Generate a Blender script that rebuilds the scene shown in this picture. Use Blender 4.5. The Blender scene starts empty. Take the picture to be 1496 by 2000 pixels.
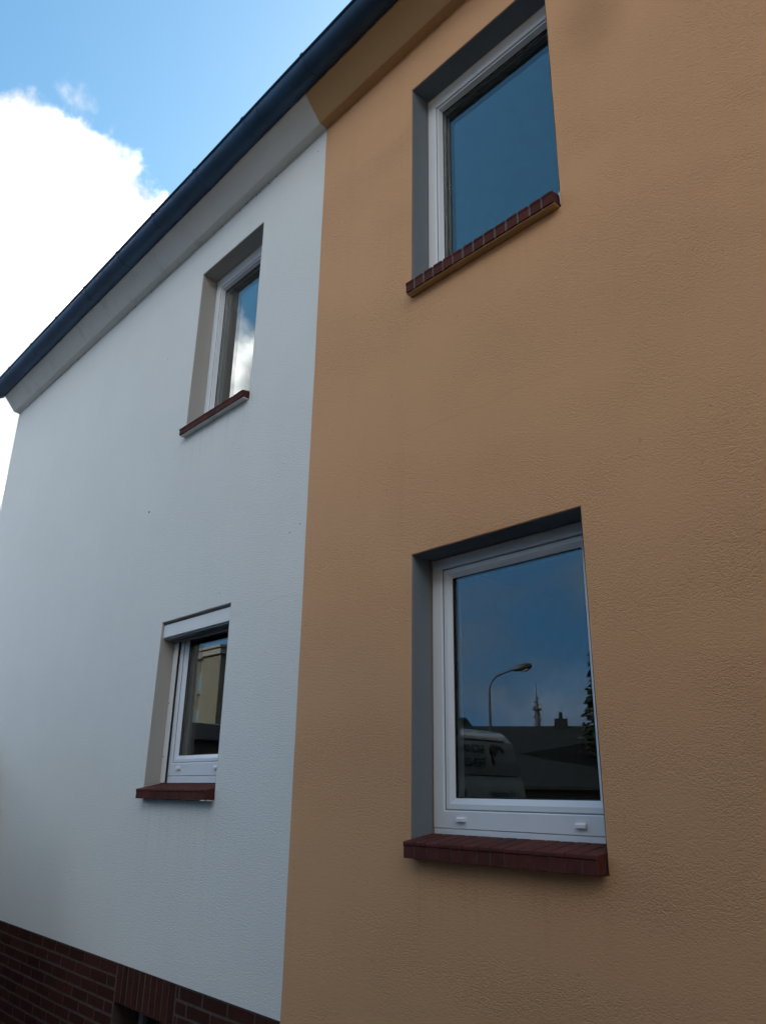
import bpy, bmesh, math, random
from mathutils import Vector, Matrix
from mathutils.geometry import tessellate_polygon
from mathutils import noise as mnoise

sc = bpy.context.scene
R = math.radians
G = 1.9                      # camera height above the street

# ------------------------------------------------------------------ camera
def cam_axes(yaw, pitch, roll):
    cy, sy, cp, sp = math.cos(yaw), math.sin(yaw), math.cos(pitch), math.sin(pitch)
    f = Vector((-sy * cp, cy * cp, sp)); r = Vector((cy, sy, 0)); u = r.cross(f)
    c, s = math.cos(roll), math.sin(roll)
    return r * c + u * s, u * c - r * s, f
cr, cu, cf = cam_axes(R(47.458), R(20.103), R(0.9425))
cam = bpy.data.cameras.new('camera'); cam_o = bpy.data.objects.new('camera', cam)
sc.collection.objects.link(cam_o); sc.camera = cam_o
m = Matrix((cr, cu, -cf)).transposed().to_4x4(); m.translation = (0, -2.7176, G)
cam_o.matrix_world = m
cam.sensor_fit = 'VERTICAL'; cam.sensor_height = 24; cam.lens = 24 * 1512.45 / 2000
cam.clip_start = .05; cam.clip_end = 4000

# ------------------------------------------------------------------ sky, sun, exposure
SUN_AZ, SUN_EL = R(8), R(32)          # azimuth from +Y towards -X
EXPOSURE = 1.88
SKY = 0.13
sun_dir = Vector((-math.sin(SUN_AZ) * math.cos(SUN_EL), math.cos(SUN_AZ) * math.cos(SUN_EL), math.sin(SUN_EL)))
world = bpy.data.worlds.new('World'); sc.world = world; world.use_nodes = True
world.cycles.sampling_method = 'MANUAL'; world.cycles.sample_map_resolution = 512
nt = world.node_tree; N = nt.nodes; L = nt.links; N.clear()
def nd(tree, kind, **kw):
    n = tree.nodes.new(kind)
    for k, v in kw.items():
        if k.startswith('i_'): n.inputs[k[2:].replace('_', ' ')].default_value = v
        else: setattr(n, k, v)
    return n
def mth(tree, op, a, b=None, c=None, clamp=False):
    n = tree.nodes.new('ShaderNodeMath'); n.operation = op; n.use_clamp = clamp
    for i, x in enumerate((a, b, c)):
        if x is None: continue
        if isinstance(x, (int, float)): n.inputs[i].default_value = x
        else: tree.links.new(x, n.inputs[i])
    return n.outputs[0]
def sstep(tree, x, lo, hi):
    n = tree.nodes.new('ShaderNodeMapRange'); n.interpolation_type = 'SMOOTHSTEP'
    tree.links.new(x, n.inputs[0]); n.inputs[1].default_value = lo; n.inputs[2].default_value = hi
    return n.outputs[0]
def mixc(tree, fac, a, b, mode='MIX'):
    n = tree.nodes.new('ShaderNodeMix'); n.data_type = 'RGBA'; n.blend_type = mode
    for s, x in ((n.inputs[0], fac), (n.inputs[6], a), (n.inputs[7], b)):
        if isinstance(x, (int, float)): s.default_value = x
        elif isinstance(x, tuple): s.default_value = x if len(x) == 4 else x + (1,)
        else: tree.links.new(x, s)
    return n.outputs[2]
sky = nd(nt, 'ShaderNodeTexSky', sky_type='NISHITA', sun_disc=False, sun_elevation=SUN_EL, sun_rotation=-SUN_AZ,
         altitude=50, air_density=1.0, dust_density=1.6, ozone_density=1.5)
hsv = nd(nt, 'ShaderNodeHueSaturation', i_Saturation=1.27)             # the phone's vivid, cool rendering of a blue sky
L.new(mixc(nt, 1.0, sky.outputs[0], (.655, .708, .615), 'MULTIPLY'), hsv.inputs['Color']); tint = hsv.outputs[0]
tc = nd(nt, 'ShaderNodeTexCoord'); GEN = tc.outputs['Generated']
nbig = nd(nt, 'ShaderNodeTexNoise', i_Scale=5.5, i_Detail=5.0, i_Roughness=0.60)
nsml = nd(nt, 'ShaderNodeTexNoise', i_Scale=21.0, i_Detail=4.0, i_Roughness=0.64)
L.new(GEN, nbig.inputs['Vector']); L.new(GEN, nsml.inputs['Vector'])
sep = nd(nt, 'ShaderNodeSeparateXYZ'); L.new(GEN, sep.inputs[0])
fb = mth(nt, 'ADD', mth(nt, 'MULTIPLY_ADD', nbig.outputs[0], -1.0, .5), mth(nt, 'MULTIPLY_ADD', nsml.outputs[0], -.55, .275))
def cloud(direction, radius, amp, soft, dens=1.0):
    d = nt.nodes.new('ShaderNodeVectorMath'); d.operation = 'DISTANCE'
    L.new(GEN, d.inputs[0]); d.inputs[1].default_value = Vector(direction).normalized()
    e = mth(nt, 'MULTIPLY_ADD', fb, amp, d.outputs['Value'])
    return mth(nt, 'MULTIPLY', mth(nt, 'SUBTRACT', 1.0, sstep(nt, e, radius - soft, radius + soft)), dens)
clouds = [cloud((-.832, .179, .525),   .206, .14, .016),           # the bank over the far end of the house
          cloud((-.91, -.06, .40), .20, .14, .012),              # and its run to the left
          cloud((-.694, .180, .70), .006, .17, .028, .85),        # a torn shred above it
          cloud((-.77, -.45, .44), .105, .12, .03),              # low on the left behind the photographer
          cloud((-.55, -.83, .06), .07, .10, .05, .12),
          cloud((-.92, .20, .33), .20, .12, .012),
          cloud((.15, -.78, .60), .38, .22, .03), cloud((.78, -.42, .46), .34, .22, .03), cloud((.55, .55, .62), .28, .22, .03)]  # clouds out of view, put in to light the scene
# fair-weather cumulus over the unseen eastern sky, added to brighten the walls
wisp = nd(nt, 'ShaderNodeTexNoise', i_Scale=2.6, i_Detail=4.0, i_Roughness=0.60)
mp = nd(nt, 'ShaderNodeMapping'); mp.inputs['Scale'].default_value = (1.0, 1.0, 2.2); mp.inputs['Location'].default_value = (3.1, 1.7, .4)
L.new(GEN, mp.inputs[0]); L.new(mp.outputs[0], wisp.inputs['Vector'])
east = sstep(nt, sep.outputs[0], -.30, .05)
clouds.append(mth(nt, 'MULTIPLY', sstep(nt, wisp.outputs[0], .50, .62), east))
acc = clouds[0]
for c in clouds[1:]: acc = mth(nt, 'MAXIMUM', acc, c)
CL = 9.5
ccol = mixc(nt, sstep(nt, nbig.outputs[0], .42, .66), (CL * .225, CL * .232, CL * .24), (CL, CL, CL * 1.01))
# blue-grey bank of far cloud and haze all round the horizon
bank = mth(nt, 'MULTIPLY', mth(nt, 'SUBTRACT', 1.0, sstep(nt, sep.outputs[2], .24, .55)), mth(nt, 'MULTIPLY_ADD', wisp.outputs[0], .4, .78), clamp=True)
far = mixc(nt, sstep(nt, wisp.outputs[0], .42, .62), (.23, .73, 1.55), (.55, .90, 1.38))
mix = mixc(nt, acc, mixc(nt, bank, tint, far), ccol)
bg = nd(nt, 'ShaderNodeBackground'); bg.inputs[1].default_value = SKY
L.new(mix, bg.inputs[0]); L.new(bg.outputs[0], nd(nt, 'ShaderNodeOutputWorld').inputs[0])

sun = bpy.data.lights.new('sun', 'SUN'); sun.energy = 2.6; sun.angle = R(.53); sun.color = (1, .95, .87)
sun_o = bpy.data.objects.new('sun', sun); sc.collection.objects.link(sun_o)
sun_o.rotation_euler = (-sun_dir).to_track_quat('-Z', 'Y').to_euler()
sun_o.location = sun_dir * 60
vs = sc.view_settings
vs.view_transform = 'Standard'; vs.look = 'None'; vs.exposure = EXPOSURE; vs.gamma = 1; vs.use_curve_mapping = False
sc.cycles.max_bounces = 12; sc.cycles.transmission_bounces = 12; sc.cycles.glossy_bounces = 6; sc.cycles.diffuse_bounces = 3
sc.cycles.use_denoising = True
sc.cycles.use_adaptive_sampling = True; sc.cycles.adaptive_threshold = .02; sc.cycles.adaptive_min_samples = 16
sc.cycles.caustics_reflective = False

# ------------------------------------------------------------------ helpers
col = sc.collection
WM = {}
def put(o, parent, world_m=Matrix.Identity(4)):
    col.objects.link(o)
    if parent is not None:
        o.parent = parent; o.matrix_parent_inverse = WM[parent.name].inverted()
    o.matrix_basis = world_m; WM[o.name] = world_m
    return o
def tag(o, label=None, cat=None, group=None, kind=None):
    for k, v in (('label', label), ('category', cat), ('group', group), ('kind', kind)):
        if v: o[k] = v
    return o
def empty(name, loc, label, cat, group=None):
    o = bpy.data.objects.new(name, None); o.empty_display_size = .3
    put(o, None, Matrix.Translation(loc)); return tag(o, label, cat, group)
def obj(name, me, mat, parent=None, wm=Matrix.Identity(4)):
    o = bpy.data.objects.new(name, me)
    if mat is not None and not me.materials: me.materials.append(mat)
    return put(o, parent, wm)
class MB:
    def __init__(s): s.v = []; s.f = []; s.sm = False
    def quad(s, *p):
        i = len(s.v); s.v += [tuple(x) for x in p]; s.f.append(tuple(range(i, i + len(p)))); return s
    def box(s, x0, x1, y0, y1, z0, z1, c=0.0):
        if c <= 0:
            i = len(s.v)
            s.v += [(x, y, z) for x in (x0, x1) for y in (y0, y1) for z in (z0, z1)]
            s.f += [tuple(i + k for k in q) for q in ((0, 1, 3, 2), (4, 6, 7, 5), (0, 4, 5, 1), (2, 3, 7, 6), (0, 2, 6, 4), (1, 5, 7, 3))]
            return s
        bm = bmesh.new(); bmesh.ops.create_cube(bm, size=1)
        for v in bm.verts: v.co = Vector(((x0 + x1) / 2 + v.co.x * (x1 - x0), (y0 + y1) / 2 + v.co.y * (y1 - y0), (z0 + z1) / 2 + v.co.z * (z1 - z0)))
        bmesh.ops.bevel(bm, geom=bm.edges[:], offset=c, segments=1, affect='EDGES')
        i = len(s.v); bm.verts.index_update(); s.v += [tuple(v.co) for v in bm.verts]
        s.f += [tuple(i + v.index for v in f.verts) for f in bm.faces]; bm.free(); return s
    def prism(s, poly, a0, a1, axis='x', n=1, jit=None):
        """extrude a closed 2-D polygon along an axis; poly in the two other axes (y,z) / (x,z) / (x,y)"""
        def P(p, t):
            return (t, p[0], p[1]) if axis == 'x' else ((p[0], t, p[1]) if axis == 'y' else (p[0], p[1], t))
        i0 = len(s.v); k = len(poly)
        for j in range(n + 1):
            t = a0 + (a1 - a0) * j / n
            for p in poly:
                q = P(p, t)
                if jit: q = jit(q)
                s.v.append(q)
        for j in range(n):
            for a in range(k):
                b = (a + 1) % k
                s.f.append((i0 + j * k + a, i0 + j * k + b, i0 + (j + 1) * k + b, i0 + (j + 1) * k + a))
        s.f.append(tuple(i0 + a for a in range(k))[::-1]); s.f.append(tuple(i0 + n * k + a for a in range(k)))
        return s
    def tube(s, pts, rad, seg=10, cap=True):
        pts = [Vector(p) for p in pts]; rr = rad if isinstance(rad, (list, tuple)) else [rad] * len(pts)
        i0 = len(s.v); up = Vector((0, 0, 1)); prev = None
        for j, p in enumerate(pts):
            t = (pts[min(j + 1, len(pts) - 1)] - pts[max(j - 1, 0)]).normalized()
            if prev is None:
                a = t.cross(up if abs(t.z) < .9 else Vector((1, 0, 0))).normalized()
            else:
                a = (prev - t * prev.dot(t)).normalized()
            prev = a; b = t.cross(a)
            for k in range(seg):
                w = 2 * math.pi * k / seg; s.v.append(tuple(p + (a * math.cos(w) + b * math.sin(w)) * rr[j]))
        for j in range(len(pts) - 1):
            for k in range(seg):
                q = (k + 1) % seg; s.f.append((i0 + j * seg + k, i0 + j * seg + q, i0 + (j + 1) * seg + q, i0 + (j + 1) * seg + k))
        if cap:
            s.f.append(tuple(i0 + k for k in range(seg))[::-1]); s.f.append(tuple(i0 + (len(pts) - 1) * seg + k for k in range(seg)))
        s.sm = True; return s
    def sweep(s, rect, prof, sc4=None):
        """mitred ring: rect=(x0,x1,z0,z1); prof=[(inset,y)...] closed; per-side inset maps (l,r,b,t) optional callables"""
        x0, x1, z0, z1 = rect; i0 = len(s.v); k = len(prof)
        fl, fr, fb, ft = sc4 or [lambda o: o] * 4
        for (sx, sz) in ((0, 0), (1, 0), (1, 1), (0, 1)):
            for o, y in prof:
                s.v.append((x0 + fl(o) if sx == 0 else x1 - fr(o), y, z0 + fb(o) if sz == 0 else z1 - ft(o)))
        for c in range(4):
            d = (c + 1) % 4
            for a in range(k):
                b = (a + 1) % k
                s.f.append((i0 + c * k + a, i0 + c * k + b, i0 + d * k + b, i0 + d * k + a))
        return s
    def mesh(s, name, smooth=None):
        me = bpy.data.meshes.new(name); me.from_pydata(s.v, [], s.f)
        bm = bmesh.new(); bm.from_mesh(me); bmesh.ops.recalc_face_normals(bm, faces=bm.faces[:]); bm.to_mesh(me); bm.free()
        if smooth if smooth is not None else s.sm:
            for p in me.polygons: p.use_smooth = True
            me.set_sharp_from_angle(angle=R(40))
        return me
    def build(s, name, mat, parent=None, smooth=None, wm=Matrix.Identity(4)):
        return obj(name, s.mesh(name, smooth), mat, parent, wm)

# ------------------------------------------------------------------ materials
def newmat(name):
    ma = bpy.data.materials.new(name); ma.use_nodes = True
    t = ma.node_tree; b = t.nodes['Principled BSDF']; return ma, t, b
def noise(t, vec, scale, detail=4, rough=.55, dist=0.0):
    n = nd(t, 'ShaderNodeTexNoise', i_Scale=scale, i_Detail=detail, i_Roughness=rough, i_Distortion=dist)
    if vec is not None: t.links.new(vec, n.inputs['Vector'])
    return n.outputs[0]
def mapped(t, vec, scale, loc=(0, 0, 0)):
    n = nd(t, 'ShaderNodeMapping'); n.inputs['Scale'].default_value = scale; n.inputs['Location'].default_value = loc
    t.links.new(vec, n.inputs[0]); return n.outputs[0]
def bump(t, b, h, strength, dist):
    n = nd(t, 'ShaderNodeBump', i_Strength=strength, i_Distance=dist)
    t.links.new(h, n.inputs['Height']); t.links.new(n.outputs[0], b.inputs['Normal'])
def plain(name, c, rough=.5, metal=0.0, var=.06, scale=9.0, spec=.5, bmp=0.0, bscale=120):
    ma, t, b = newmat(name)
    b.inputs['Roughness'].default_value = rough; b.inputs['Metallic'].default_value = metal
    b.inputs['Specular IOR Level'].default_value = spec
    g = nd(t, 'ShaderNodeNewGeometry').outputs['Position']
    n = noise(t, g, scale, 6, .6)
    t.links.new(mixc(t, sstep(t, n, .3, .7), tuple(x * (1 - var) for x in c), tuple(min(1, x * (1 + var)) for x in c)), b.inputs['Base Color'])
    if bmp: bump(t, b, noise(t, g, bscale, 4, .6), 1.0, bmp)
    return ma
def stucco(name, c, warm, seam=None, rough_amt=1.0, stain=.10, seed=0.0, below=(), dark_patch=None, vary=.85):
    """scraped render: fine dragged grain, rougher patches, faint vertical weathering"""
    ma, t, b = newmat(name)
    b.inputs['Roughness'].default_value = .93; b.inputs['Specular IOR Level'].default_value = .15
    g = nd(t, 'ShaderNodeNewGeometry').outputs['Position']
    loc = (seed, seed * .7, seed * 1.3)
    fine = noise(t, mapped(t, g, (130, 130, 190), loc), 1.0, 1, .6)
    med = noise(t, mapped(t, g, (58, 58, 96), loc), 1.0, 2, .7)
    patch = sstep(t, noise(t, mapped(t, g, (.8, .8, 1.9), loc), 1.0, 2, .6), .38, .66)
    amt = mth(t, 'MULTIPLY_ADD', patch, vary, .25 + (.85 - vary) * .42)
    h = mth(t, 'MULTIPLY', mth(t, 'SUBTRACT', med, .5), .95)
    h = mth(t, 'SUBTRACT', h, mth(t, 'MULTIPLY', mth(t, 'MULTIPLY', sstep(t, med, .64, .76), patch), 1.1 * vary / .85))
    h = mth(t, 'ADD', h, mth(t, 'MULTIPLY', mth(t, 'SUBTRACT', fine, .5), 1.25))
    h = mth(t, 'SUBTRACT', h, mth(t, 'MULTIPLY', sstep(t, fine, .60, .72), .35))
    h = mth(t, 'MULTIPLY', h, amt)
    h = mth(t, 'ADD', h, mth(t, 'MULTIPLY', noise(t, g, 2.4, 1, .5), .25))          # hand-floated waviness
    sp = nd(t, 'ShaderNodeSeparateXYZ'); t.links.new(g, sp.inputs[0])
    if seam is not None:       # horizontal day joint in the render
        zz = mth(t, 'ADD', mth(t, 'SUBTRACT', sp.outputs[2], seam), mth(t, 'MULTIPLY_ADD', noise(t, g, 3.0, 2, .6), -.06, .03))
        step = sstep(t, zz, -.012, .014)
        h = mth(t, 'ADD', h, mth(t, 'MULTIPLY', step, mth(t, 'MULTIPLY', mth(t, 'MULTIPLY', sstep(t, sp.outputs[0], -2.9, -2.5), mth(t, 'SUBTRACT', 1.0, sstep(t, sp.outputs[0], -1.9, -1.3))), .2)))
    bump(t, b, h, 1.0, .0042 * rough_amt)
    mott = noise(t, mapped(t, g, (1.6, 1.6, 1.2), loc), 1.0, 4, .62)
    streak = noise(t, mapped(t, g, (5.5, 5.5, .35), loc), 1.0, 3, .6)
    runs = sstep(t, noise(t, mapped(t, g, (26, 26, .5), loc), 1.0, 3, .65), .45, .72) if below else None
    cc = mixc(t, sstep(t, mott, .3, .7), tuple(x * .985 for x in c), tuple(min(.9, x * 1.012) for x in c))
    dirt_tone = mth(t, 'MULTIPLY', mth(t, 'MULTIPLY', sstep(t, streak, .50, .78), sstep(t, mott, .35, .65)), stain * 2.2)
    for (x0, x1, zt, drop, k) in below:      # rain runs under a sill's ends
        inx = mth(t, 'MULTIPLY', sstep(t, sp.outputs[0], x0 - .05, x0 + .05), mth(t, 'SUBTRACT', 1.0, sstep(t, sp.outputs[0], x1 - .05, x1 + .05)))
        inz = mth(t, 'MULTIPLY', sstep(t, sp.outputs[2], zt - drop, zt), mth(t, 'SUBTRACT', 1.0, sstep(t, sp.outputs[2], zt, zt + .02)))
        dirt_tone = mth(t, 'ADD', dirt_tone, mth(t, 'MULTIPLY', mth(t, 'MULTIPLY', inx, inz), mth(t, 'MULTIPLY', runs, k)))
    if dark_patch:                                  # soft darker patch beside a window head
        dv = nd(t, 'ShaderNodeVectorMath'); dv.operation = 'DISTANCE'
        t.links.new(mapped(t, g, (1, 1, .62)), dv.inputs[0]); dv.inputs[1].default_value = (dark_patch[0], 0, dark_patch[1] * .62)
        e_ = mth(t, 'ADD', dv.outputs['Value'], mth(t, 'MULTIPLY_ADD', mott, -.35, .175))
        dirt_tone = mth(t, 'ADD', dirt_tone, mth(t, 'MULTIPLY', mth(t, 'SUBTRACT', 1.0, sstep(t, e_, .0, .30)), dark_patch[2]))
    cc = mixc(t, mth(t, 'MINIMUM', dirt_tone, .6), cc, warm)
    speck = sstep(t, noise(t, mapped(t, g, (34, 34, 34), loc), 1.0, 2, .5), .735, .77)
    cc = mixc(t, mth(t, 'MULTIPLY', speck, .28), cc, tuple(x * .4 for x in c))
    t.links.new(cc, b.inputs['Base Color'])
    return ma
def brickmat(name, c0, c1, c2):
    ma, t, b = newmat(name)
    b.inputs['Roughness'].default_value = .75; b.inputs['Specular IOR Level'].default_value = .1
    o = nd(t, 'ShaderNodeObjectInfo'); tcn = nd(t, 'ShaderNodeTexCoord').outputs['Object']
    off = nd(t, 'ShaderNodeVectorMath'); off.operation = 'ADD'
    cmb = nd(t, 'ShaderNodeCombineXYZ')
    for i in range(3): t.links.new(mth(t, 'MULTIPLY', o.outputs['Random'], 37.0 + i * 11), cmb.inputs[i])
    t.links.new(tcn, off.inputs[0]); t.links.new(cmb.outputs[0], off.inputs[1]); v = off.outputs[0]
    base = mixc(t, o.outputs['Random'], c0, c1)
    n = noise(t, v, 22, 7, .65)
    cc = mixc(t, mth(t, 'MULTIPLY', sstep(t, n, .45, .75), .6), base, c2)
    sm = sstep(t, noise(t, mapped(t, v, (70, 20, 9)), 1.0, 6, .7), .60, .80)
    cc = mixc(t, mth(t, 'MULTIPLY', sm, .22), cc, (.30, .25, .23))
    t.links.new(cc, b.inputs['Base Color'])
    bump(t, b, noise(t, v, 90, 5, .65), 1.0, .0016)
    return ma
M = {}
zw = lambda z: z + G
ORANGE = (.655, .38, .206); WHITE = (.755, .788, .77)
M['white'] = stucco('white_render', WHITE, (.36, .35, .32), rough_amt=.9, stain=.012, seed=3.1, vary=.12,
                    below=((-5.44, -4.45, zw(-.05), .80, .12), (-5.42, -4.44, zw(2.755), .5, .16)))
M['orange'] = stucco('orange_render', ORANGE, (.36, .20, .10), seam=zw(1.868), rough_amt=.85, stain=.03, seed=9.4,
                     below=((-2.75, -1.70, zw(-.265), .5, .14), (-2.75, -1.69, zw(2.765), .4, .12)), dark_patch=(-1.42, zw(3.88), .42))
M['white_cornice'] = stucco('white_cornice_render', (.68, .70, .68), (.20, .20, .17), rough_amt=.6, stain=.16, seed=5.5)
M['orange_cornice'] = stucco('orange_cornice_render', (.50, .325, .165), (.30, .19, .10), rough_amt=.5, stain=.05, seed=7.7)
M['grey_reveal'] = stucco('grey_reveal_paint', (.185, .215, .235), (.12, .13, .13), rough_amt=.35, stain=.05, seed=2.2)
M['beige_reveal'] = stucco('beige_reveal_paint', (.43, .42, .39), (.22, .21, .18), rough_amt=.35, stain=.12, seed=4.2)
M['pvc'] = plain('white_pvc', (.76, .83, .90), .28, var=.02, scale=3, spec=.5)
M['pvc_trim'] = plain('white_pvc_cap', (.82, .84, .86), .3, var=.01)
M['alu'] = plain('white_aluminium', (.76, .78, .78), .35, var=.02, scale=4)
M['gasket'] = plain('black_gasket', (.012, .013, .015), .6, var=.1)
M['seal'] = plain('grey_seal', (.22, .23, .25), .6, var=.05)
M['slot'] = plain('dark_slot', (.01, .01, .012), .8, var=.1)
M['sill_brick'] = brickmat('sill_clinker', (.074, .025, .021), (.112, .035, .028), (.050, .020, .018))
M['wall_brick'] = brickmat('plinth_clinker', (.040, .014, .011), (.066, .021, .016), (.028, .011, .009))
M['mortar'] = plain('mortar', (.095, .072, .064), .95, var=.18, scale=40, spec=.1, bmp=.001, bscale=200)
M['mortar_pale'] = plain('pale_joint', (.15, .135, .13), .95, var=.18, scale=40, spec=.1)
M['mortar_dark'] = plain('sill_joint', (.085, .066, .060), .95, var=.25, scale=40, spec=.1, bmp=.001, bscale=200)
M['sealant'] = plain('white_sealant', (.5, .5, .48), .5, var=.03)
M['gutter'] = plain('coated_gutter', (.024, .062, .125), .46, metal=.1, var=.25, scale=2.2, spec=.35)
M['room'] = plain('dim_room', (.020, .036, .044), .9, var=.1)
M['roof_tile'] = plain('dark_roof_tile', (.035, .033, .034), .6, var=.25, scale=3, bmp=.004, bscale=30)
M['far_roof'] = plain('slate_far_roof', (.010, .012, .014), .75, var=.25, scale=3, spec=.15)
M['asphalt'] = plain('asphalt', (.050, .050, .052), .9, var=.25, scale=1.2, spec=.2, bmp=.003, bscale=120)
M['paving'] = plain('grey_paving', (.09, .088, .085), .9, var=.16, scale=2, spec=.2, bmp=.002, bscale=90)
M['crack'] = plain('hairline_crack', (.64, .67, .66), .95, var=.08, scale=30, spec=.05)
M['crack_faint'] = plain('faint_crack', (.715, .745, .73), .95, var=.05, scale=30, spec=.05)
M['speck'] = plain('dark_chip', (.10, .10, .10), .95, var=.2, scale=30, spec=.05)
def glassmat():
    ma, t, b = newmat('window_glass')
    b.inputs['Base Color'].default_value = (.93, .97, .96, 1); b.inputs['Roughness'].default_value = 0
    b.inputs['IOR'].default_value = 1.56; b.inputs['Transmission Weight'].default_value = 1
    g = nd(t, 'ShaderNodeNewGeometry').outputs['Position']
    bump(t, b, noise(t, g, 1.3, 1, .4), 1.0, .00012)
    return ma
M['glass'] = glassmat()

# ------------------------------------------------------------------ ground
gnd = MB().quad((-1500, -1500, 0), (1500, -1500, 0), (1500, 1500, 0), (-1500, 1500, 0)).build('ground', M['asphalt'])
tag(gnd, kind='structure')
pv = MB().box(-10.9, 8, -1.25, -.012, -.05, .11, .01).build('pavement', M['paving']); tag(pv, kind='structure')

# ------------------------------------------------------------------ the two houses
XE, XB, XR = -10.234, -3.661, 5.2
ZS, ZP = zw(4.751), zw(-1.074)
DEPTH = 10.0
def party(z):      # the hand-cut paint edge between the two houses
    return XB + .0035 * mnoise.noise(Vector((z * 1.9, .3, .7))) + .0016 * mnoise.noise(Vector((z * 11, 4.3, .7)))
def jline(p, q, n, amp, seed):
    """points from p to q (q left out) with a slightly wavering edge"""
    out = []
    d = Vector((q[0] - p[0], q[1] - p[1])); nn = Vector((-d.y, d.x)).normalized()
    for i in range(n):
        t = i / n; w = 0 if i == 0 else mnoise.noise(Vector((t * d.length * 7, seed, .5))) * amp
        out.append((p[0] + d.x * t + nn.x * w, p[1] + d.y * t + nn.y * w))
    return out
def opening(x0, x1, z0, z1, seed):
    pts = []
    for i, (p, q) in enumerate((((x0, z0), (x1, z0)), ((x1, z0), (x1, z1)), ((x1, z1), (x0, z1)), ((x0, z1), (x0, z0)))):
        pts += jline(p, q, 22, .0022, seed + i * 3.3)
    return pts
def front_wall(outline, holes, thick=.30, ch=.005):
    """render skin with openings whose arrises are softly rounded"""
    mb = MB(); loops = [outline]
    for h in holes:
        c = Vector((sum(p[0] for p in h) / len(h), sum(p[1] for p in h) / len(h)))
        x0, x1 = min(p[0] for p in h), max(p[0] for p in h); z0, z1 = min(p[1] for p in h), max(p[1] for p in h)
        loops.append([(p[0] + (ch if p[0] > c.x + (x1 - x0) * .49 else (-ch if p[0] < c.x - (x1 - x0) * .49 else 0)),
                       p[1] + (ch if p[1] > c.y + (z1 - z0) * .49 else (-ch if p[1] < c.y - (z1 - z0) * .49 else 0))) for p in h])
    flat = [p for l in loops for p in l]
    tris = tessellate_polygon([[Vector((p[0], p[1], 0)) for p in l] for l in loops])
    n = len(flat)
    mb.v += [(p[0], 0, p[1]) for p in flat]; mb.f += [tuple(t) for t in tris]
    mb.v += [(p[0], thick, p[1]) for p in flat]; mb.f += [tuple(n + i for i in t) for t in tris]
    k = len(outline)
    for a in range(k):
        b = (a + 1) % k; mb.f.append((a, b, n + b, n + a))
    i = k
    for h in holes:
        k = len(h); base = len(mb.v)
        mb.v += [(p[0], ch, p[1]) for p in h]
        for a in range(k):
            b = (a + 1) % k
            mb.f.append((i + a, i + b, base + b, base + a)); mb.f.append((base + a, base + b, n + i + b, n + i + a))
        i += k
    return mb
wins = {
 'A': dict(x0=-2.745, x1=-1.695, z0=2.765, z1=4.391),
 'B': dict(x0=-2.736, x1=-1.716, z0=-.263, z1=1.174),
 'C': dict(x0=-5.400, x1=-4.453, z0=2.755, z1=4.372),
 'D': dict(x0=-5.421, x1=-4.466, z0=-.046, z1=1.205)}
for w in wins.values(): w['z0'] = zw(w['z0']); w['z1'] = zw(w['z1'])

white = empty('white_house', (XE, 0, 0), 'white rendered house at the left with brick plinth and two small windows', 'house')
orange = empty('orange_house', (XB, 0, 0), 'orange rendered house at the right with grey window reveals', 'house')

zl = [ZP + (ZS - ZP) * i / 60 for i in range(61)]
def wall_outline(left, zb):
    zs = [zb + (ZS - zb) * i / 60 for i in range(61)]
    edge = [(party(z), z) for z in zs]
    if left: return [(XE, zb)] + edge + [(XE, ZS)]
    return [(XR, zb), (XR, ZS)] + edge[::-1]
hol = lambda k, s: opening(wins[k]['x0'], wins[k]['x1'], wins[k]['z0'], wins[k]['z1'], s)
ww = front_wall(wall_outline(True, ZP), [hol('C', 1.0), hol('D', 21.0)]).build('wall', M['white'], white)
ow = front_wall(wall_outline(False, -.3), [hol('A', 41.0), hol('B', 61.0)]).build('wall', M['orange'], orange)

# remaining shell of each house
def shell(h, x0, x1, mat, endwall):
    MB().box(x0, x1, DEPTH - .3, DEPTH, -.3, ZS, 0).build('rear_wall', mat, h)
    xe = x0 if endwall < 0 else x1 - .3
    MB().prism([(.302, -.3), (DEPTH - .302, -.3), (DEPTH - .302, ZS), (DEPTH / 2, ZS + 3.9), (.302, ZS)], xe, xe + .3, 'x').build('gable_wall', mat, h)
    sl = [(-.20, zw(5.10)), (DEPTH / 2, zw(5.10) + 4.15), (DEPTH + .2, zw(5.10)), (DEPTH + .2, zw(5.10) + .16), (DEPTH / 2, zw(5.10) + 4.33), (-.20, zw(5.10) + .16)]
    MB().prism(sl, x0 - (.05 if endwall < 0 else 0), x1 + (.05 if endwall > 0 else -.004), 'x').build('roof', M['roof_tile'], h)
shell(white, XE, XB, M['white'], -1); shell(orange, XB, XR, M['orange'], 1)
MB().box(XB - .1, XB + .1, .31, DEPTH - .31, 0, ZS).build('party_wall', M['room'], white)

# coved cornice under the eaves
def wav(q):
    n = mnoise.noise(Vector((q[0] * 1.3, q[1] * 5, q[2] * 5))) * .0035
    return (q[0], q[1] + n, q[2] + n * .7)
prof = [(.30, ZS + .001), (0.004, ZS + .001), (-.066, zw(4.7605)), (-.0735, zw(4.7655)), (-.213, zw(4.929)), (-.216, zw(4.94)), (-.216, zw(5.09)), (.30, zw(5.09))]
MB().prism(prof, XE, XB, 'x', 90, wav).build('cornice', M['white_cornice'], white)
MB().prism(prof, XB, XR, 'x', 110, wav).build('cornice', M['orange_cornice'], orange)

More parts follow.
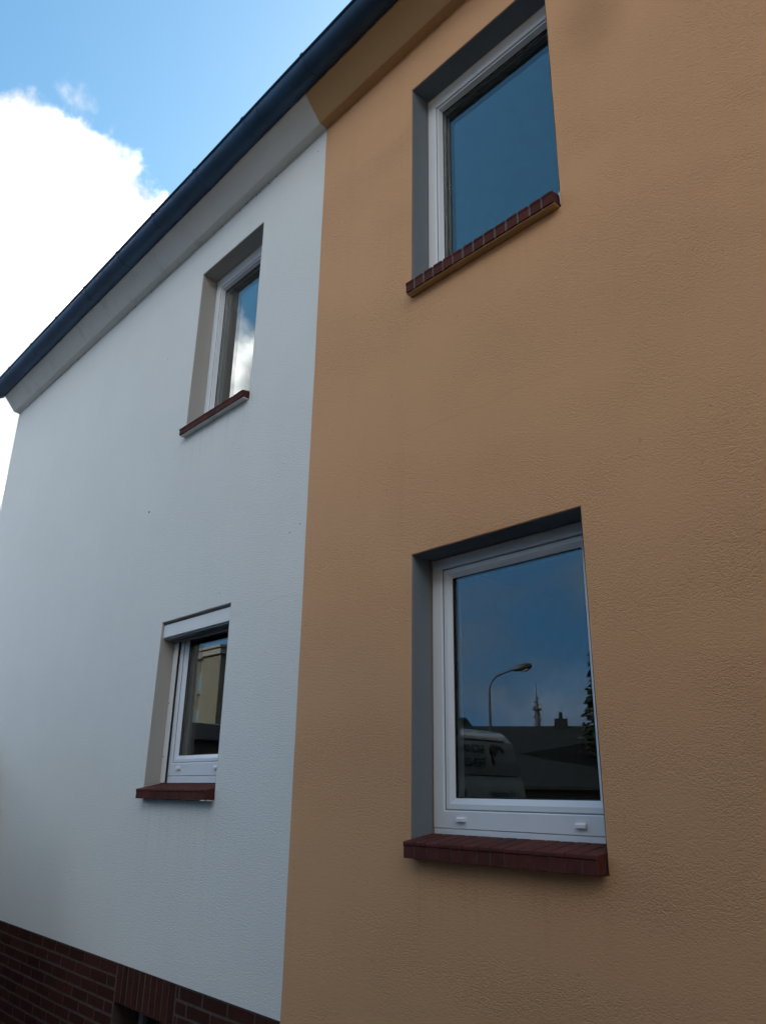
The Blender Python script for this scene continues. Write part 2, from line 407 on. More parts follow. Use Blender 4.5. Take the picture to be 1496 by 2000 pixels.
# ------------------------------------------------------------------ brick plinth of the white house
plinth = MB()
for (x0, x1, z0, z1) in ((XE, -5.505, -.3, ZP), (-5.505, -4.722, zw(-1.295), ZP), (-4.722, XB, -.3, ZP)):
    plinth.box(x0, x1, .0075, .30, z0, z1 - .001)
plinth_o = plinth.build('plinth', M['mortar'], white)
PB, PC = .2625, .0765
def brick_mesh(name, lx, ly, lz, c=.004):
    return MB().box(-lx / 2, lx / 2, 0, ly, -lz / 2, lz / 2, c).mesh(name)
me_s = brick_mesh('brick', PB - .0115, .06, PC - .0115); me_s.materials.append(M['wall_brick'])
me_h = brick_mesh('brick', PB / 2 - .0115, .06, PC - .0115); me_h.materials.append(M['wall_brick'])
me_r = brick_mesh('brick', .0774 - .011, .06, .222); me_r.materials.append(M['wall_brick'])
me_q = brick_mesh('brick', .026, .06, PC - .0115); me_q.materials.append(M['wall_brick'])
rb = random.Random(4)
def brick(me, x, z, y=.004, parent=None):
    obj('brick', me, None, parent or plinth_o, Matrix.Translation((x, y + rb.uniform(-.0012, .0022), z)) @ Matrix.Rotation(rb.uniform(-.004, .004), 4, 'Y'))
for r in range(10):
    z = ZP - .004 - PC * (r + .5); st = (r % 2) * PB / 2
    # left of the lintel, counted from the opening outwards, then right of it
    n = 0; x = -5.511
    if st: brick(me_h, x - PB / 4, z); x -= PB / 2
    while x - PB > XE - .02:
        brick(me_s, x - PB / 2, z); x -= PB
    if x - PB / 2 > XE - .02: brick(me_h, x - PB / 4, z)
    x = -4.716
    if not st: brick(me_q, x + .0125, z); x += .0365
    if st: brick(me_h, x + PB / 4, z); x += PB / 2
    while x + PB < XB + .14:
        brick(me_s, x + PB / 2, z); x += PB
for i in range(10): brick(me_r, -5.5 + .0774 * (i + .5), ZP - .004 - .1125)
# basement window under the soldier course
bwin = MB().sweep((-5.49, -4.73, .02, zw(-1.30)), [(0, .23), (0, .19), (.06, .19), (.06, .23)]).build('basement_window', plain('grey_steel_frame', (.22, .25, .27), .5), white)
MB().box(-5.43, -4.79, .205, .211, .08, zw(-1.36)).build('pane', M['glass'], bwin)
MB().box(-5.52, -4.70, .30, 1.2, -.25, zw(-1.2)).build('room', M['room'], bwin)

# ------------------------------------------------------------------ windows
def reveal(h, k, mat, depth=.142, th=.004, top=True):
    w = wins[k]; x0, x1, z0, z1 = w['x0'], w['x1'], w['z0'], w['z1']
    mb = MB()
    def slab(a, b, inward):   # a,b: 2-D ends; thin painted lining with a soft front arris
        n = Vector(inward)
        for i in range(12):
            p = [Vector((a[0] + (b[0] - a[0]) * t, a[1] + (b[1] - a[1]) * t)) for t in (i / 12, (i + 1) / 12)]
            pr = [( .0002, .002), (th * .75, .006), (th, .014), (th, depth), (-.002, depth)]
            for (o0, y0), (o1, y1) in zip(pr, pr[1:]):
                mb.quad((p[0].x + n.x * o0, y0, p[0].y + n.y * o0), (p[1].x + n.x * o0, y0, p[1].y + n.y * o0),
                        (p[1].x + n.x * o1, y1, p[1].y + n.y * o1), (p[0].x + n.x * o1, y1, p[0].y + n.y * o1))
    slab((x0, z0), (x0, z1), (1, 0)); slab((x1, z1), (x1, z0), (-1, 0)); slab((x0, z1), (x1, z1), (0, -1))
    return mb.build('reveal', mat, h)
def window(h, rect, yf, wl, wr, wb, wt, sash, base, caps, label, gd=.026, gap=.016):
    """white plastic casement: frame > sash with bevelled bead, gasket, two panes, drainage caps"""
    x0, x1, z0, z1 = rect
    zf = z0 + base
    sc4 = [lambda o, w=w: o * w for w in (wl, wr, wb, wt)]
    fr = MB().sweep((x0, x1, zf, z1), [(0, yf + .07), (0, yf + .003), (.03, yf), (.95, yf), (1, yf + .004), (1, yf + .07)], sc4).build('window', M['pvc'], h)
    fr['label'] = label
    MB().box(x0, x1, yf + .002, yf + .06, z0, zf - .0015, .0015).build('base_profile', M['pvc'], fr)
    ix0, ix1, iz0, iz1 = x0 + wl, x1 - wr, zf + wb, z1 - wt
    MB().sweep((ix0, ix1, iz0, iz1), [(.0006, yf + .03), (.0006, yf + .009), (.0045, yf + .009), (.0045, yf + .03)]).build('seal', M['seal'], fr)
    s = sash
    MB().sweep((ix0 + .004, ix1 - .004, iz0 + .004, iz1 - .004),
               [(0, yf + .07), (0, yf + .012), (.003, yf + .0095), (s * .45, yf + .0095), (s * .5, yf + .011), (s - .006, yf + gd - .005), (s - .004, yf + gd - .002), (s - .004, yf + .09)]).build('sash', M['pvc'], fr)
    gx0, gx1, gz0, gz1 = ix0 + s, ix1 - s, iz0 + s, iz1 - s
    MB().sweep((gx0 - .001, gx1 + .001, gz0 - .001, gz1 + .001), [(0, yf + gd + .004), (0, yf + gd - .0025), (.004, yf + gd), (.004, yf + gd + .004)]).build('glazing_gasket', M['gasket'], fr)
    MB().box(gx0 - .004, gx1 + .004, yf + gd + .002, yf + gd + .006, gz0 - .004, gz1 + .004).build('pane', M['glass'], fr)
    MB().box(gx0 - .004, gx1 + .004, yf + gd + .006 + gap, yf + gd + .010 + gap, gz0 - .004, gz1 + .004).build('pane', M['glass'], fr)
    MB().sweep((gx0 - .003, gx1 + .003, gz0 - .003, gz1 + .003), [(0, yf + gd + .0055 + gap), (0, yf + gd + .0065), (.010, yf + gd + .0065), (.010, yf + gd + .0055 + gap)]).build('spacer', M['gasket'], fr)
    for (cx, cz) in caps:
        c = MB(); c.prism([(yf - .0003, cz - .009), (yf - .013, cz - .009), (yf - .013, cz + .003), (yf - .005, cz + .010), (yf - .0003, cz + .010)], cx - .025, cx + .025, 'x')
        c.build('drain_cap', M['pvc_trim'], fr)
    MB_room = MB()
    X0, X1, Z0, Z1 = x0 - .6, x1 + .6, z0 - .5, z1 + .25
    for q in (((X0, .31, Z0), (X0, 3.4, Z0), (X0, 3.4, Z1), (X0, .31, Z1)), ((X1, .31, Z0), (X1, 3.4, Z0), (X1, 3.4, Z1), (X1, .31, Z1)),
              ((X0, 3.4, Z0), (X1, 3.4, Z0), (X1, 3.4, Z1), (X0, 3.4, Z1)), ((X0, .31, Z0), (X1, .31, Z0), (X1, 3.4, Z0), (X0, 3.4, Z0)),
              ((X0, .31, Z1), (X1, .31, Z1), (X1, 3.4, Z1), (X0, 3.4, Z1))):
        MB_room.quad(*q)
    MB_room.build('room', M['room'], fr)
    return fr
def sill(h, k, zf_top, zf_bot, n, skin, joint, mat_joint, rise=.030):
    """course of clinker sill bricks with nosing, mortar joints and a painted soffit"""
    w = wins[k]; x0, x1 = w['x0'] + .002, w['x1'] - .002
    zb, ztp = zw(zf_bot), zw(zf_top); hgt = ztp - zb; pitch = (x1 - x0) / n; yb = .139
    mo = MB().prism([(-.0515, zb + .001), (-.0515, zb + hgt - .006), (yb, zb + hgt + rise - .005), (yb, zb + .001)], x0 + .014, x1 - .014, 'x').build('window_sill', mat_joint, h)
    # every brick shares one mesh: nosed profile, local origin at its bottom centre
    half = (pitch - joint) / 2; c = .003
    pr = [(-.054, 0), (-.054, hgt * .74), (-.0575, hgt * .80), (-.0575, hgt * .95), (-.055, hgt), (yb, hgt + rise), (yb, 0)]
    mb = MB()
    def ring(x, ins):
        cy = sum(p[0] for p in pr) / len(pr); cz = sum(p[1] for p in pr) / len(pr)
        return [(x, p[0] + (ins if p[0] < cy else -ins), p[1] + (ins if p[1] < cz else -ins)) for p in pr]
    rings = [ring(-half, c), ring(-half + c, 0), ring(half - c, 0), ring(half, c)]
    for r_ in rings: mb.v += r_
    kk = len(pr)
    for j in range(3):
        for a in range(kk):
            b = (a + 1) % kk; mb.f.append((j * kk + a, j * kk + b, (j + 1) * kk + b, (j + 1) * kk + a))
    mb.f.append(tuple(range(kk))); mb.f.append(tuple(range(3 * kk, 4 * kk)))
    me = mb.mesh('brick'); me.materials.append(M['sill_brick'])
    for i in range(n):
        obj('brick', me, None, mo, Matrix.Translation((x0 + pitch * (i + .5) + rb.uniform(-.001, .001), rb.uniform(-.0016, .0012), zb + rb.uniform(-.0005, .0005))) @ Matrix.Rotation(rb.uniform(-.003, .003), 4, 'Y'))
    if skin:
        MB().box(x0 + .004, x1 - .004, -.046, -.0005, zb - .008, zb - .0005, .002).build('soffit_skin', skin, mo)
    return mo
reveal(orange, 'A', M['grey_reveal']); reveal(orange, 'B', M['grey_reveal'])
reveal(white, 'C', M['beige_reveal']); reveal(white, 'D', M['beige_reveal'], .136)
wA = window(orange, (-2.738, -1.69, zw(2.875), zw(4.385)), .143, .067, .07, .075, .102, .026, .03, [], 'upper window of the orange house reflecting plain blue sky', .044)
wB = window(orange, (-2.729, -1.707, zw(-.166), zw(1.168)), .145, .068, .07, .078, .058, .054, .027, [(-2.552, zw(-.0985)), (-1.912, zw(-.102))], 'lower window of the orange house reflecting a street lamp and a van', .026, .005)
wC = window(white, (-5.393, -4.446, zw(2.860), zw(4.366)), .145, .065, .07, .075, .098, .028, .03, [], 'upper window of the white house reflecting blue sky and a cloud', .044)
wD = window(white, (-5.414, -4.460, zw(.060), zw(1.198)), .140, .104, .104, .086, .07, .050, .048, [(-5.197, zw(.158)), (-4.70, zw(.158))], 'lower window of the white house under a roller shutter box')
sA = sill(orange, 'A', 2.834, 2.766, 14, M['orange_cornice'], .010, M['mortar_pale'])
sB = sill(orange, 'B', -.193, -.262, 14, None, .006, M['mortar_dark'])
sC = sill(white, 'C', 2.811, 2.756, 13, M['white_cornice'], .006, M['mortar_dark'])
sD = sill(white, 'D', .018, -.045, 13, None, .007, M['mortar_dark'], rise=.040)
# white sealant bead at the right end of the upper orange sill, mortar drip under the lower white one
MB().tube([(-1.697, .012, zw(2.872)), (-1.698, .006, zw(2.845)), (-1.696, -.004, zw(2.838)), (-1.692, -.005, zw(2.822)), (-1.692, -.004, zw(2.77))], [.003, .005, .006, .0035, .002], 8).build('sealant_bead', M['sealant'], sA)
MB().tube([(-4.54, -.052, zw(-.047)), (-4.50, -.056, zw(-.048)), (-4.468, -.045, zw(-.046)), (-4.464, -.01, zw(-.048))], [.003, .005, .004, .003], 6).build('mortar_drip', M['sealant'], sD)

# roller shutter over the lower white window
sh = MB().box(-5.4165, -4.4705, .018, .118, zw(1.089), zw(1.188), .004).build('roller_shutter', M['alu'], white); sh['label'] = 'white roller shutter box'
MB().box(-5.41, -4.475, .03, .113, zw(1.078), zw(1.0885), .001).build('soffit_plate', plain('grey_aluminium', (.22, .23, .25), .45), sh)
MB().box(-5.41, -4.475, .088, .098, zw(1.058), zw(1.0775), .001).build('shutter_end_bar', plain('brown_grey_bar', (.12, .12, .13), .5), sh)
for s_, xa in ((1, -5.4145), (-1, -4.4725)):
    xb_ = xa + s_ * .068
    g_ = MB(); g_.box(min(xa, xb_), max(xa, xb_), .117, .1385, zw(.060), zw(1.076), .0015)
    gr = g_.build('guide_rail', M['alu'], sh)
    xs = xb_ + s_ * .0008
    MB().box(min(xb_ + s_ * .0002, xs), max(xb_ + s_ * .0002, xs), .1205, .1365, zw(.062), zw(1.07)).build('slot', M['slot'], gr)
    for zc in (.24, .62, 1.02):
        MB().tube([(xa + s_ * .012, .1172, zw(zc)), (xa + s_ * .012, .1160, zw(zc))], .005, 10).build('screw', M['slot'], gr)

# hairline cracks and chips in the white render
def crack(pts, wdt, seed, mat='crack'):
    rr = random.Random(seed); P = []
    for (a, b) in zip(pts, pts[1:]):
        n = max(3, int(math.hypot(b[0] - a[0], b[1] - a[1]) / .022))
        for i in range(n):
            t = i / n; P.append((a[0] + (b[0] - a[0]) * t + rr.uniform(-.008, .008), a[1] + (b[1] - a[1]) * t + rr.uniform(-.009, .009)))
    P.append(pts[-1]); mb = MB(); i0 = 0
    for i, p in enumerate(P):
        w = wdt * rr.uniform(.35, 1.1) * (.3 if i in (0, len(P) - 1) else 1)
        mb.v += [(p[0], -.0008, zw(p[1]) - w), (p[0], -.0009, zw(p[1])), (p[0], -.0008, zw(p[1]) + w), (p[0], .002, zw(p[1]) - w), (p[0], .002, zw(p[1]) + w)]
    for i in range(len(P) - 1):
        a, b = i * 5, i * 5 + 5
        mb.f += [(a, a + 1, b + 1, b), (a + 1, a + 2, b + 2, b + 1), (a, b, b + 3, a + 3), (a + 2, a + 4, b + 4, b + 2)]
    return mb.build('crack', M[mat], ww)
crack([(-4.45, 1.113), (-4.368, 1.132), (-4.294, 1.115), (-4.191, 1.134), (-4.105, 1.122), (-4.024, 1.146), (-3.895, 1.148), (-3.675, 1.129)], .0014, 1)
crack([(-6.10, .962), (-5.95, .958), (-5.80, .953), (-5.652, .972), (-5.477, .952)], .0014, 2)
def chip(x, z, r, seed):
    rr = random.Random(seed); k = 9; mb = MB()
    ring = [(x + math.cos(a) * r * rr.uniform(.4, 1.1), -.0016, z + math.sin(a) * r * rr.uniform(.6, 1.6)) for a in [2 * math.pi * i / k for i in range(k)]]
    mb.v = ring + [(x, -.003, z)]; mb.f = [(i, (i + 1) % k, k) for i in range(k)]
    return mb.build('chip', M['speck'], ww)
for i, (x, z, r_) in enumerate(((-5.888, 2.226, .011), (-3.756, 4.604, .007), (-3.832, 1.558, .005), (-3.724, 1.589, .005), (-4.62, 1.30, .004), (-4.9, 3.1, .004), (-5.9, 3.72, .005))): chip(x, zw(z), r_, i)
# dirt crumbs caught along the cornice joint
for i in range(26):
    rr = random.Random(100 + i); chip(rr.uniform(-9.6, -4.2), ZS - .004 - rr.random() * .004, .004 + .007 * rr.random() ** 2, 50 + i)

# ------------------------------------------------------------------ gutter
GY, GZ, GR = -.278, zw(5.035), .105
gut = empty('gutter', (XE, GY, GZ - GR), 'dark blue grey half round gutter along the eaves of both houses', 'gutter')
def half(r0, r1, a0=180, a1=360, n=18):
    o = [(GY + math.cos(R(a0 + (a1 - a0) * i / n)) * r0, GZ + math.sin(R(a0 + (a1 - a0) * i / n)) * r0) for i in range(n + 1)]
    q = [(GY + math.cos(R(a1 + (a0 - a1) * i / n)) * r1, GZ + math.sin(R(a1 + (a0 - a1) * i / n)) * r1) for i in range(n + 1)]
    return o + q
def sag(q):
    return (q[0], q[1] + .002 * mnoise.noise(Vector((q[0] * .9, 1, 2))), q[2] + .004 * mnoise.noise(Vector((q[0] * .7, 5, 2))))
gx = [-10.335, -7.1, -4.1, -1.1, 1.9, 5.25]
for a, b in zip(gx, gx[1:]):
    MB().prism(half(GR, GR - .003), a + .001, b - .001, 'x', 24, sag).build('trough', M['gutter'], gut, True)
    if b < 5: MB().prism(half(GR + .0022, GR + .0002), b - .02, b + .02, 'x', 1, sag).build('joint_sleeve', M['gutter'], gut, True)
    n_ = 20
    MB().tube([sag((a + (b - a) * i / n_, GY - GR - .003, GZ + .004)) for i in range(n_ + 1)], .0105, 10).build('bead', M['gutter'], gut)
MB().prism([(GY + math.cos(R(180 + 10 * i)) * (GR - .001), GZ + math.sin(R(180 + 10 * i)) * (GR - .001)) for i in range(19)], -10.338, -10.3345, 'x').build('end_cap', M['gutter'], gut)
me_b = MB().prism([(p[0] - GY, p[1] - GZ) for p in half(GR + .0032, GR + .0004, 176, 350)], -.011, .011, 'x')
me_b.tube([(-.012, -GR - .003, .006), (.012, -GR - .003, .006)], .0150, 10); me_b = me_b.mesh('bracket', True); me_b.materials.append(M['gutter'])
x = -10.05
bx = [-3.49, -4.27, -5.02, -5.775, -6.52, -7.302, -8.078, -8.85, -9.62, -10.22, -2.72, -1.95, -1.18, -.4, .38, 1.15, 1.93, 2.7, 3.5, 4.3]
for x in bx:
    s_ = sag((x, 0, 0)); obj('bracket', me_b, None, gut, Matrix.Translation((x, GY + s_[1], GZ + s_[2])))

# ------------------------------------------------------------------ things across the street, seen in the panes
# panel van parked nose to the house
VX, YR, VL = -7.40, -5.40, 4.35
van = empty('panel_van', (VX, YR + VL / 2, 0), 'pale grey panel van with window maker lettering, mirrored in the lower orange window', 'van')
vp = plain('van_paint', (.30, .33, .325), .3, var=.03, scale=1.5)
vdk = plain('van_dark_print', (.055, .075, .085), .5, var=.05)
vgl = plain('van_window', (.012, .015, .018), .06, var=.05)
vbk = plain('van_black_plastic', (.02, .02, .022), .6, var=.05)
vrd = plain('tail_light_red', (.35, .02, .02), .25); vhl = plain('headlight', (.6, .62, .62), .1)
sec = [(1.0, .42), (1.0, .9), (1.0, 1.3), (.995, 1.75), (.988, 2.09), (.968, 2.115), (.968, 2.19), (.985, 2.215), (.972, 2.48), (.955, 2.55), (.925, 2.565), (.91, 2.60), (.82, 2.68), (.6, 2.715), (0, 2.73)]
stretch = lambda q: q if q <= 3 else 3 + (q - 3) * (VL - 3) / 2.5
def vring(q):
    u = q
    if u < 3.1: h, wf = 9, 1
    elif u < 4.75: h, wf = 2.70 - (u - 3.1) / 1.65 * 1.25, 1 - .018 * (u - 3.1)
    elif u < 5.3: h, wf = 1.45 - (u - 4.75) / .55 * .25, .97 - .12 * (u - 4.75) / .55
    else: h, wf = 1.2 - (u - 5.3) / .2 * .35, .85 - .15 * (u - 5.3) / .2
    out = []
    for sgn in (1, -1):
        for (x, z) in (sec if sgn == 1 else sec[:-1][::-1]):
            zz = min(z, h + (.02 * (1 - x) if z > h else 0)); k = max(0, (zz - 1.75) / .95)
            lean = .30 * k ** 1.15 * max(0, 1 - u / 1.2)
            out.append((VX + sgn * (x - (.05 if u < .02 else 0)) * wf, YR + stretch(u) + lean, zz))
    return out
mb = MB(); us = [0, .02, .06, .3, .8, 1.3, 2, 3.0, 3.1, 3.6, 4.0, 4.4, 4.75, 5.0, 5.3, 5.45, 5.5]
k = len(vring(1))
for u in us: mb.v += vring(u)
for j in range(len(us) - 1):
    for a in range(k):
        b = (a + 1) % k; mb.f.append((j * k + a, j * k + b, (j + 1) * k + b, (j + 1) * k + a))
mb.f.append(tuple(range(k))); mb.f.append(tuple((len(us) - 1) * k + a for a in range(k)))
body = mb.build('body', vp, van, True)
YS = lambda q: YR + stretch(q)
def vbox(name, mat, x0, x1, y0, y1, z0, z1, c=.01, parent=None): return MB().box(x0, x1, y0, y1, z0, z1, c).build(name, mat, parent or van)
vbox('side_moulding', vbk, VX + .995, VX + 1.015, YR + .35, YS(4.2), .78, .92)
vbox('rear_bumper', vbk, VX - .95, VX + .95, YR - .10, YR + .1, .40, .68)
vbox('front_bumper', vbk, VX - .72, VX + .72, YS(5.40), YS(5.5) + .05, .40, .80)
vbox('roof_seam', vbk, VX + .938, VX + .9605, YR + .42, YS(3.05), 2.549, 2.565, .003)
vbox('crease_strip', vbk, VX + .966, VX + .972, YR + .2, YS(3.0), 2.14, 2.152, .001)
for sx in (-1, 1):
    vbox('tail_light', vrd, VX + sx * .957 - .028, VX + sx * .957 + .028, YR - .012, YR + .05, 1.1, 1.8)
    for yy in (YR + 1.05, YS(4.6)):
        wh = MB().tube([(VX + sx * .78, yy, .34), (VX + sx * 1.004, yy, .34)], .34, 24).build('wheel', vbk, van)
        MB().tube([(VX + sx * .99, yy, .34), (VX + sx * 1.012, yy, .34)], .2, 18).build('rim', bpy.data.materials['grey_aluminium'], wh)
    MB().prism([(YS(2.9), 1.42), (YS(4.55), 1.42), (YS(3.75), 2.05), (YS(2.9), 2.05)], VX + sx * .990, VX + sx * 1.006, 'x').build('side_window', vgl, van)
    vbox('wing_mirror', vbk, VX + sx * 1.08 - .1, VX + sx * 1.08 + .1, YS(4.42), YS(4.42) + .14, 1.45, 1.75, .03)
    vbox('headlight', vhl, VX + sx * .62 - .13, VX + sx * .62 + .13, YS(5.25), YS(5.48), .82, 1.04, .03)
MB().prism([(YS(3.3), 2.57), (YS(4.68), 1.525), (YS(4.66), 1.50), (YS(3.28), 2.545)], VX - .80, VX + .80, 'x').build('windscreen', vgl, van)
def lettering(txt, y, z, size, x, sx=1.0):
    c = bpy.data.curves.new('lettering', 'FONT'); c.body = txt; c.size = size; c.extrude = .002; c.offset = size * .016; c.space_character = 1.08
    tmp = bpy.data.objects.new('tmp', c); col.objects.link(tmp); bpy.context.view_layer.update()
    me = bpy.data.meshes.new_from_object(tmp); bpy.data.objects.remove(tmp); bpy.data.curves.remove(c)
    me.materials.clear(); me.materials.append(vdk); o = bpy.data.objects.new('lettering', me)
    return put(o, van, Matrix(((0, 0, 1, x), (sx, 0, 0, y), (0, 1, 0, z), (0, 0, 0, 1))))
lettering('SCHA', -4.555, 2.405, .128, VX + .988, 1.2)
lettering('FENS', -4.575, 2.240, .142, VX + .990, 1.15)
lettering('+Fenster', -5.14, 1.905, .115, VX + .997, 1.1)
lettering('S', -4.22, 1.905, .115, VX + .997, 1.1)
em = MB().tube([(VX + .974, -4.74, 2.445), (VX + .988, -4.74, 2.445)], .075, 24).build('emblem', plain('emblem_print', (.12, .09, .09), .4), van)
MB().prism([(-4.83 + .133 * math.cos(R(a)), 2.365 + .133 * math.sin(R(a))) for a in range(150, -50, -10)] + [(-4.83 + .105 * math.cos(R(a)), 2.365 + .105 * math.sin(R(a))) for a in range(-40, 160, 10)], VX + .978, VX + .990, 'x').build('emblem_arc', vdk, van)

# street lamp with curved arm
lx, ly = -17.85, -18.53
lamp = empty('street_lamp', (lx, ly, 0), 'tall grey street lamp with curved arm, mirrored in the lower orange window', 'street lamp')
lm = plain('lamp_steel', (.022, .025, .028), .5, metal=.3)
ad = Vector((.80, -.60, 0)); pts = [(lx, ly, 0), (lx, ly, 2), (lx, ly, 4), (lx, ly, 5.35)]
for i in range(1, 9):
    a = R(90 * i / 8 * .82); pts.append(tuple(Vector((lx, ly, 5.35)) + ad * (.52 * (1 - math.cos(a))) + Vector((0, 0, .52 * math.sin(a) * 1.25))))
e = Vector(pts[-1]); pts.append(tuple(e + ad * .48 + Vector((0, 0, .17))))
MB().tube(pts, [.06, .052, .044, .040] + [.032] * 9, 12).build('pole', lm, lamp)
h0 = Vector(pts[-1]); hd = (ad + Vector((0, 0, .22))).normalized()
MB().tube([tuple(h0 + hd * t) for t in (-.05, .02, .16, .34, .50, .62, .68)], [.04, .06, .10, .13, .13, .09, .02], 14).build('lamp_head', lm, lamp)
MB().tube([tuple(h0 + hd * t + Vector((0, 0, -.07))) for t in (.28, .34, .50, .60)], [.03, .09, .10, .03], 12).build('lamp_cover', plain('lamp_cover', (.5, .5, .48), .2), lamp)
MB().box(lx - .11, lx + .11, ly - .11, ly + .11, 0, .9, .03).build('base', lm, lamp)

# radio mast
mx, my = -236.6, -319.4
mast = empty('radio_mast', (mx, my, 0), 'distant radio mast with round gallery, mirrored in the lower orange window', 'mast')
mm = plain('mast_grey', (.03, .03, .035), .7)
MB().tube([(mx, my, 0), (mx, my, 30), (mx, my, 43)], [2.6, 1.5, 1.1], 14).build('shaft', mm, mast)
MB().tube([(mx, my, 42.6), (mx, my, 43.0), (mx, my, 43.3)], [2.2, 2.4, 2.3], 20).build('gallery', mm, mast)
MB().tube([(mx, my, 43), (mx, my, 49), (mx, my, 49.01), (mx, my, 56)], [.8, .5, .28, .12], 10).build('antenna', mm, mast)
for i in range(10):
    a = i * 2.4; zz = (38, 39.5, 40.4, 41.5, 44.2, 45.4, 46.5, 47.5, 48.5, 36)[i]
    MB().tube([(mx + math.cos(a) * 1.0, my + math.sin(a) * 1.0, zz), (mx + math.cos(a) * 1.9, my + math.sin(a) * 1.9, zz)], .55 if i < 5 else .3, 10).build('dish', mm, mast)

# long dark-roofed house and its neighbour
def row_house(name, mid, d, length, zr, ze, depth, label, wallm, chim=None, hip=0.0):
    d = Vector(d).normalized(); n = Vector((-d.y, d.x)); 
    if n.dot(Vector((-mid[0], -mid[1]))) < 0: n = -n
    P = lambda a, b, z: (mid[0] + d.x * a + n.x * b, mid[1] + d.y * a + n.y * b, z)
    t = empty(name, (mid[0], mid[1], 0), label, 'house'); l = length / 2; w = depth / 2
    mb = MB(); mb.v = [P(a, b, z) for z in (0, ze) for (a, b) in ((-l, -w), (l, -w), (l, w), (-l, w))] + [P(-l + hip, 0, zr - .1), P(l - hip, 0, zr - .1)]
    mb.f = [(0, 1, 5, 4), (3, 2, 6, 7), (0, 4, 8, 7, 3), (1, 2, 6, 9, 5)]; mb.build('wall', wallm, t)
    o = .5; mb = MB()
    for dz in (0, .14):
        mb.v += [P(-l - o, -w - o, ze - .25 + dz), P(l + o, -w - o, ze - .25 + dz), P(l + o, w + o, ze - .25 + dz), P(-l - o, w + o, ze - .25 + dz), P(-l - o + hip, 0, zr - .14 + dz), P(l + o - hip, 0, zr - .14 + dz)]
    mb.f = [(6, 7, 11, 10), (9, 8, 10, 11), (6, 10, 9), (7, 8, 11), (0, 1, 5, 4), (3, 2, 5, 4), (0, 4, 3), (1, 2, 5), (0, 1, 7, 6), (2, 3, 9, 8), (1, 2, 8, 7), (0, 3, 9, 6)]
    rf = mb.build('roof', M['far_roof'], t)
    if chim is not None:
        a = chim; c = MB(); c.prism([(P(a - .35, -.3, 0)[0], P(a - .35, -.3, 0)[1]), (P(a + .35, -.3, 0)[0], P(a + .35, -.3, 0)[1]), (P(a + .35, .3, 0)[0], P(a + .35, .3, 0)[1]), (P(a - .35, .3, 0)[0], P(a - .35, .3, 0)[1])], zr - .7, zr + .38, 'z')
        c.tube([P(a, 0, zr + .37), P(a, 0, zr + .75)], .1, 10); c.build('chimney', M['far_roof'], rf)
    for i in range(int(length / 3.2) if hip else 0):
        a = -l + 1.6 + i * 3.2; y0, y1 = w - .05, w + .03
        wn = MB(); wn.v = [P(a + sa * .55, b, z) for z in (1.0, 2.2) for sa in (-1, 1) for b in (y0, y1)]
        wn.f = [(0, 1, 5, 4), (2, 3, 7, 6), (1, 3, 7, 5), (0, 2, 3, 1), (4, 6, 7, 5), (0, 2, 6, 4)]
        wo = wn.build('window', M['pvc'], t)
        pn = MB(); pn.v = [P(a + sa * .47, b, z) for z in (1.08, 2.12) for sa in (-1, 1) for b in (y1 - .01, y1 + .005)]
        pn.f = wn.f; pn.build('pane', vgl, wo)
    return t
dbr = plain('dark_brick_far', (.075, .055, .048), .9, var=.15, scale=3)
row_house('long_house', (-27.6, -32.7), (.804, -.595), 17, zw(3.74), 2.55, 8.5, 'long low dark roofed house with chimney, mirrored in the lower orange window', dbr, chim=2.35)
row_house('hipped_house', (-35.0, -33.2), (.804, -.595), 9, zw(4.66), 3.0, 8, 'dark hip roofed house behind the van in the mirrored street', dbr, hip=2.6)

# spruce at the right edge of the reflection
tx, ty = -22.5, -33.5
spr = empty('spruce_tree', (tx, ty, 0), 'dark conifer at the right edge of the mirrored street', 'tree')
MB().tube([(tx, ty, 0), (tx, ty, 5), (tx, ty, 10.2)], [.2, .12, .02], 10).build('trunk', plain('bark', (.06, .045, .035), .9), spr)
rt = random.Random(11); mb = MB()
for i in range(2600):
    t = rt.random() ** .8; z = .8 + 9.6 * t; rad = (1.7 * (1 - t) ** .85 + .05) * (.75 + .5 * abs(math.sin(z * 5.2))) * rt.uniform(.25, 1.0)
    a = rt.uniform(0, 2 * math.pi); c = Vector((tx + math.cos(a) * rad, ty + math.sin(a) * rad, z - rad * .28))
    o = Vector((math.cos(a), math.sin(a), -.35)); s_ = Vector((-math.sin(a), math.cos(a), rt.uniform(-.4, .4)))
    l_ = rt.uniform(.16, .42); w_ = l_ * rt.uniform(.25, .5)
    mb.quad(c - s_ * w_, c + o * l_ * .4 - s_ * w_ * .6, c + o * l_, c + o * l_ * .4 + s_ * w_ * .6)
    mb.quad(c + s_ * w_, c + o * l_ * .5 + Vector((0, 0, w_)), c + o * l_ * .9, c - Vector((0, 0, w_ * .5)))
mb.build('crown', plain('spruce_needles', (.028, .045, .026), .8, var=.4, scale=2), spr)

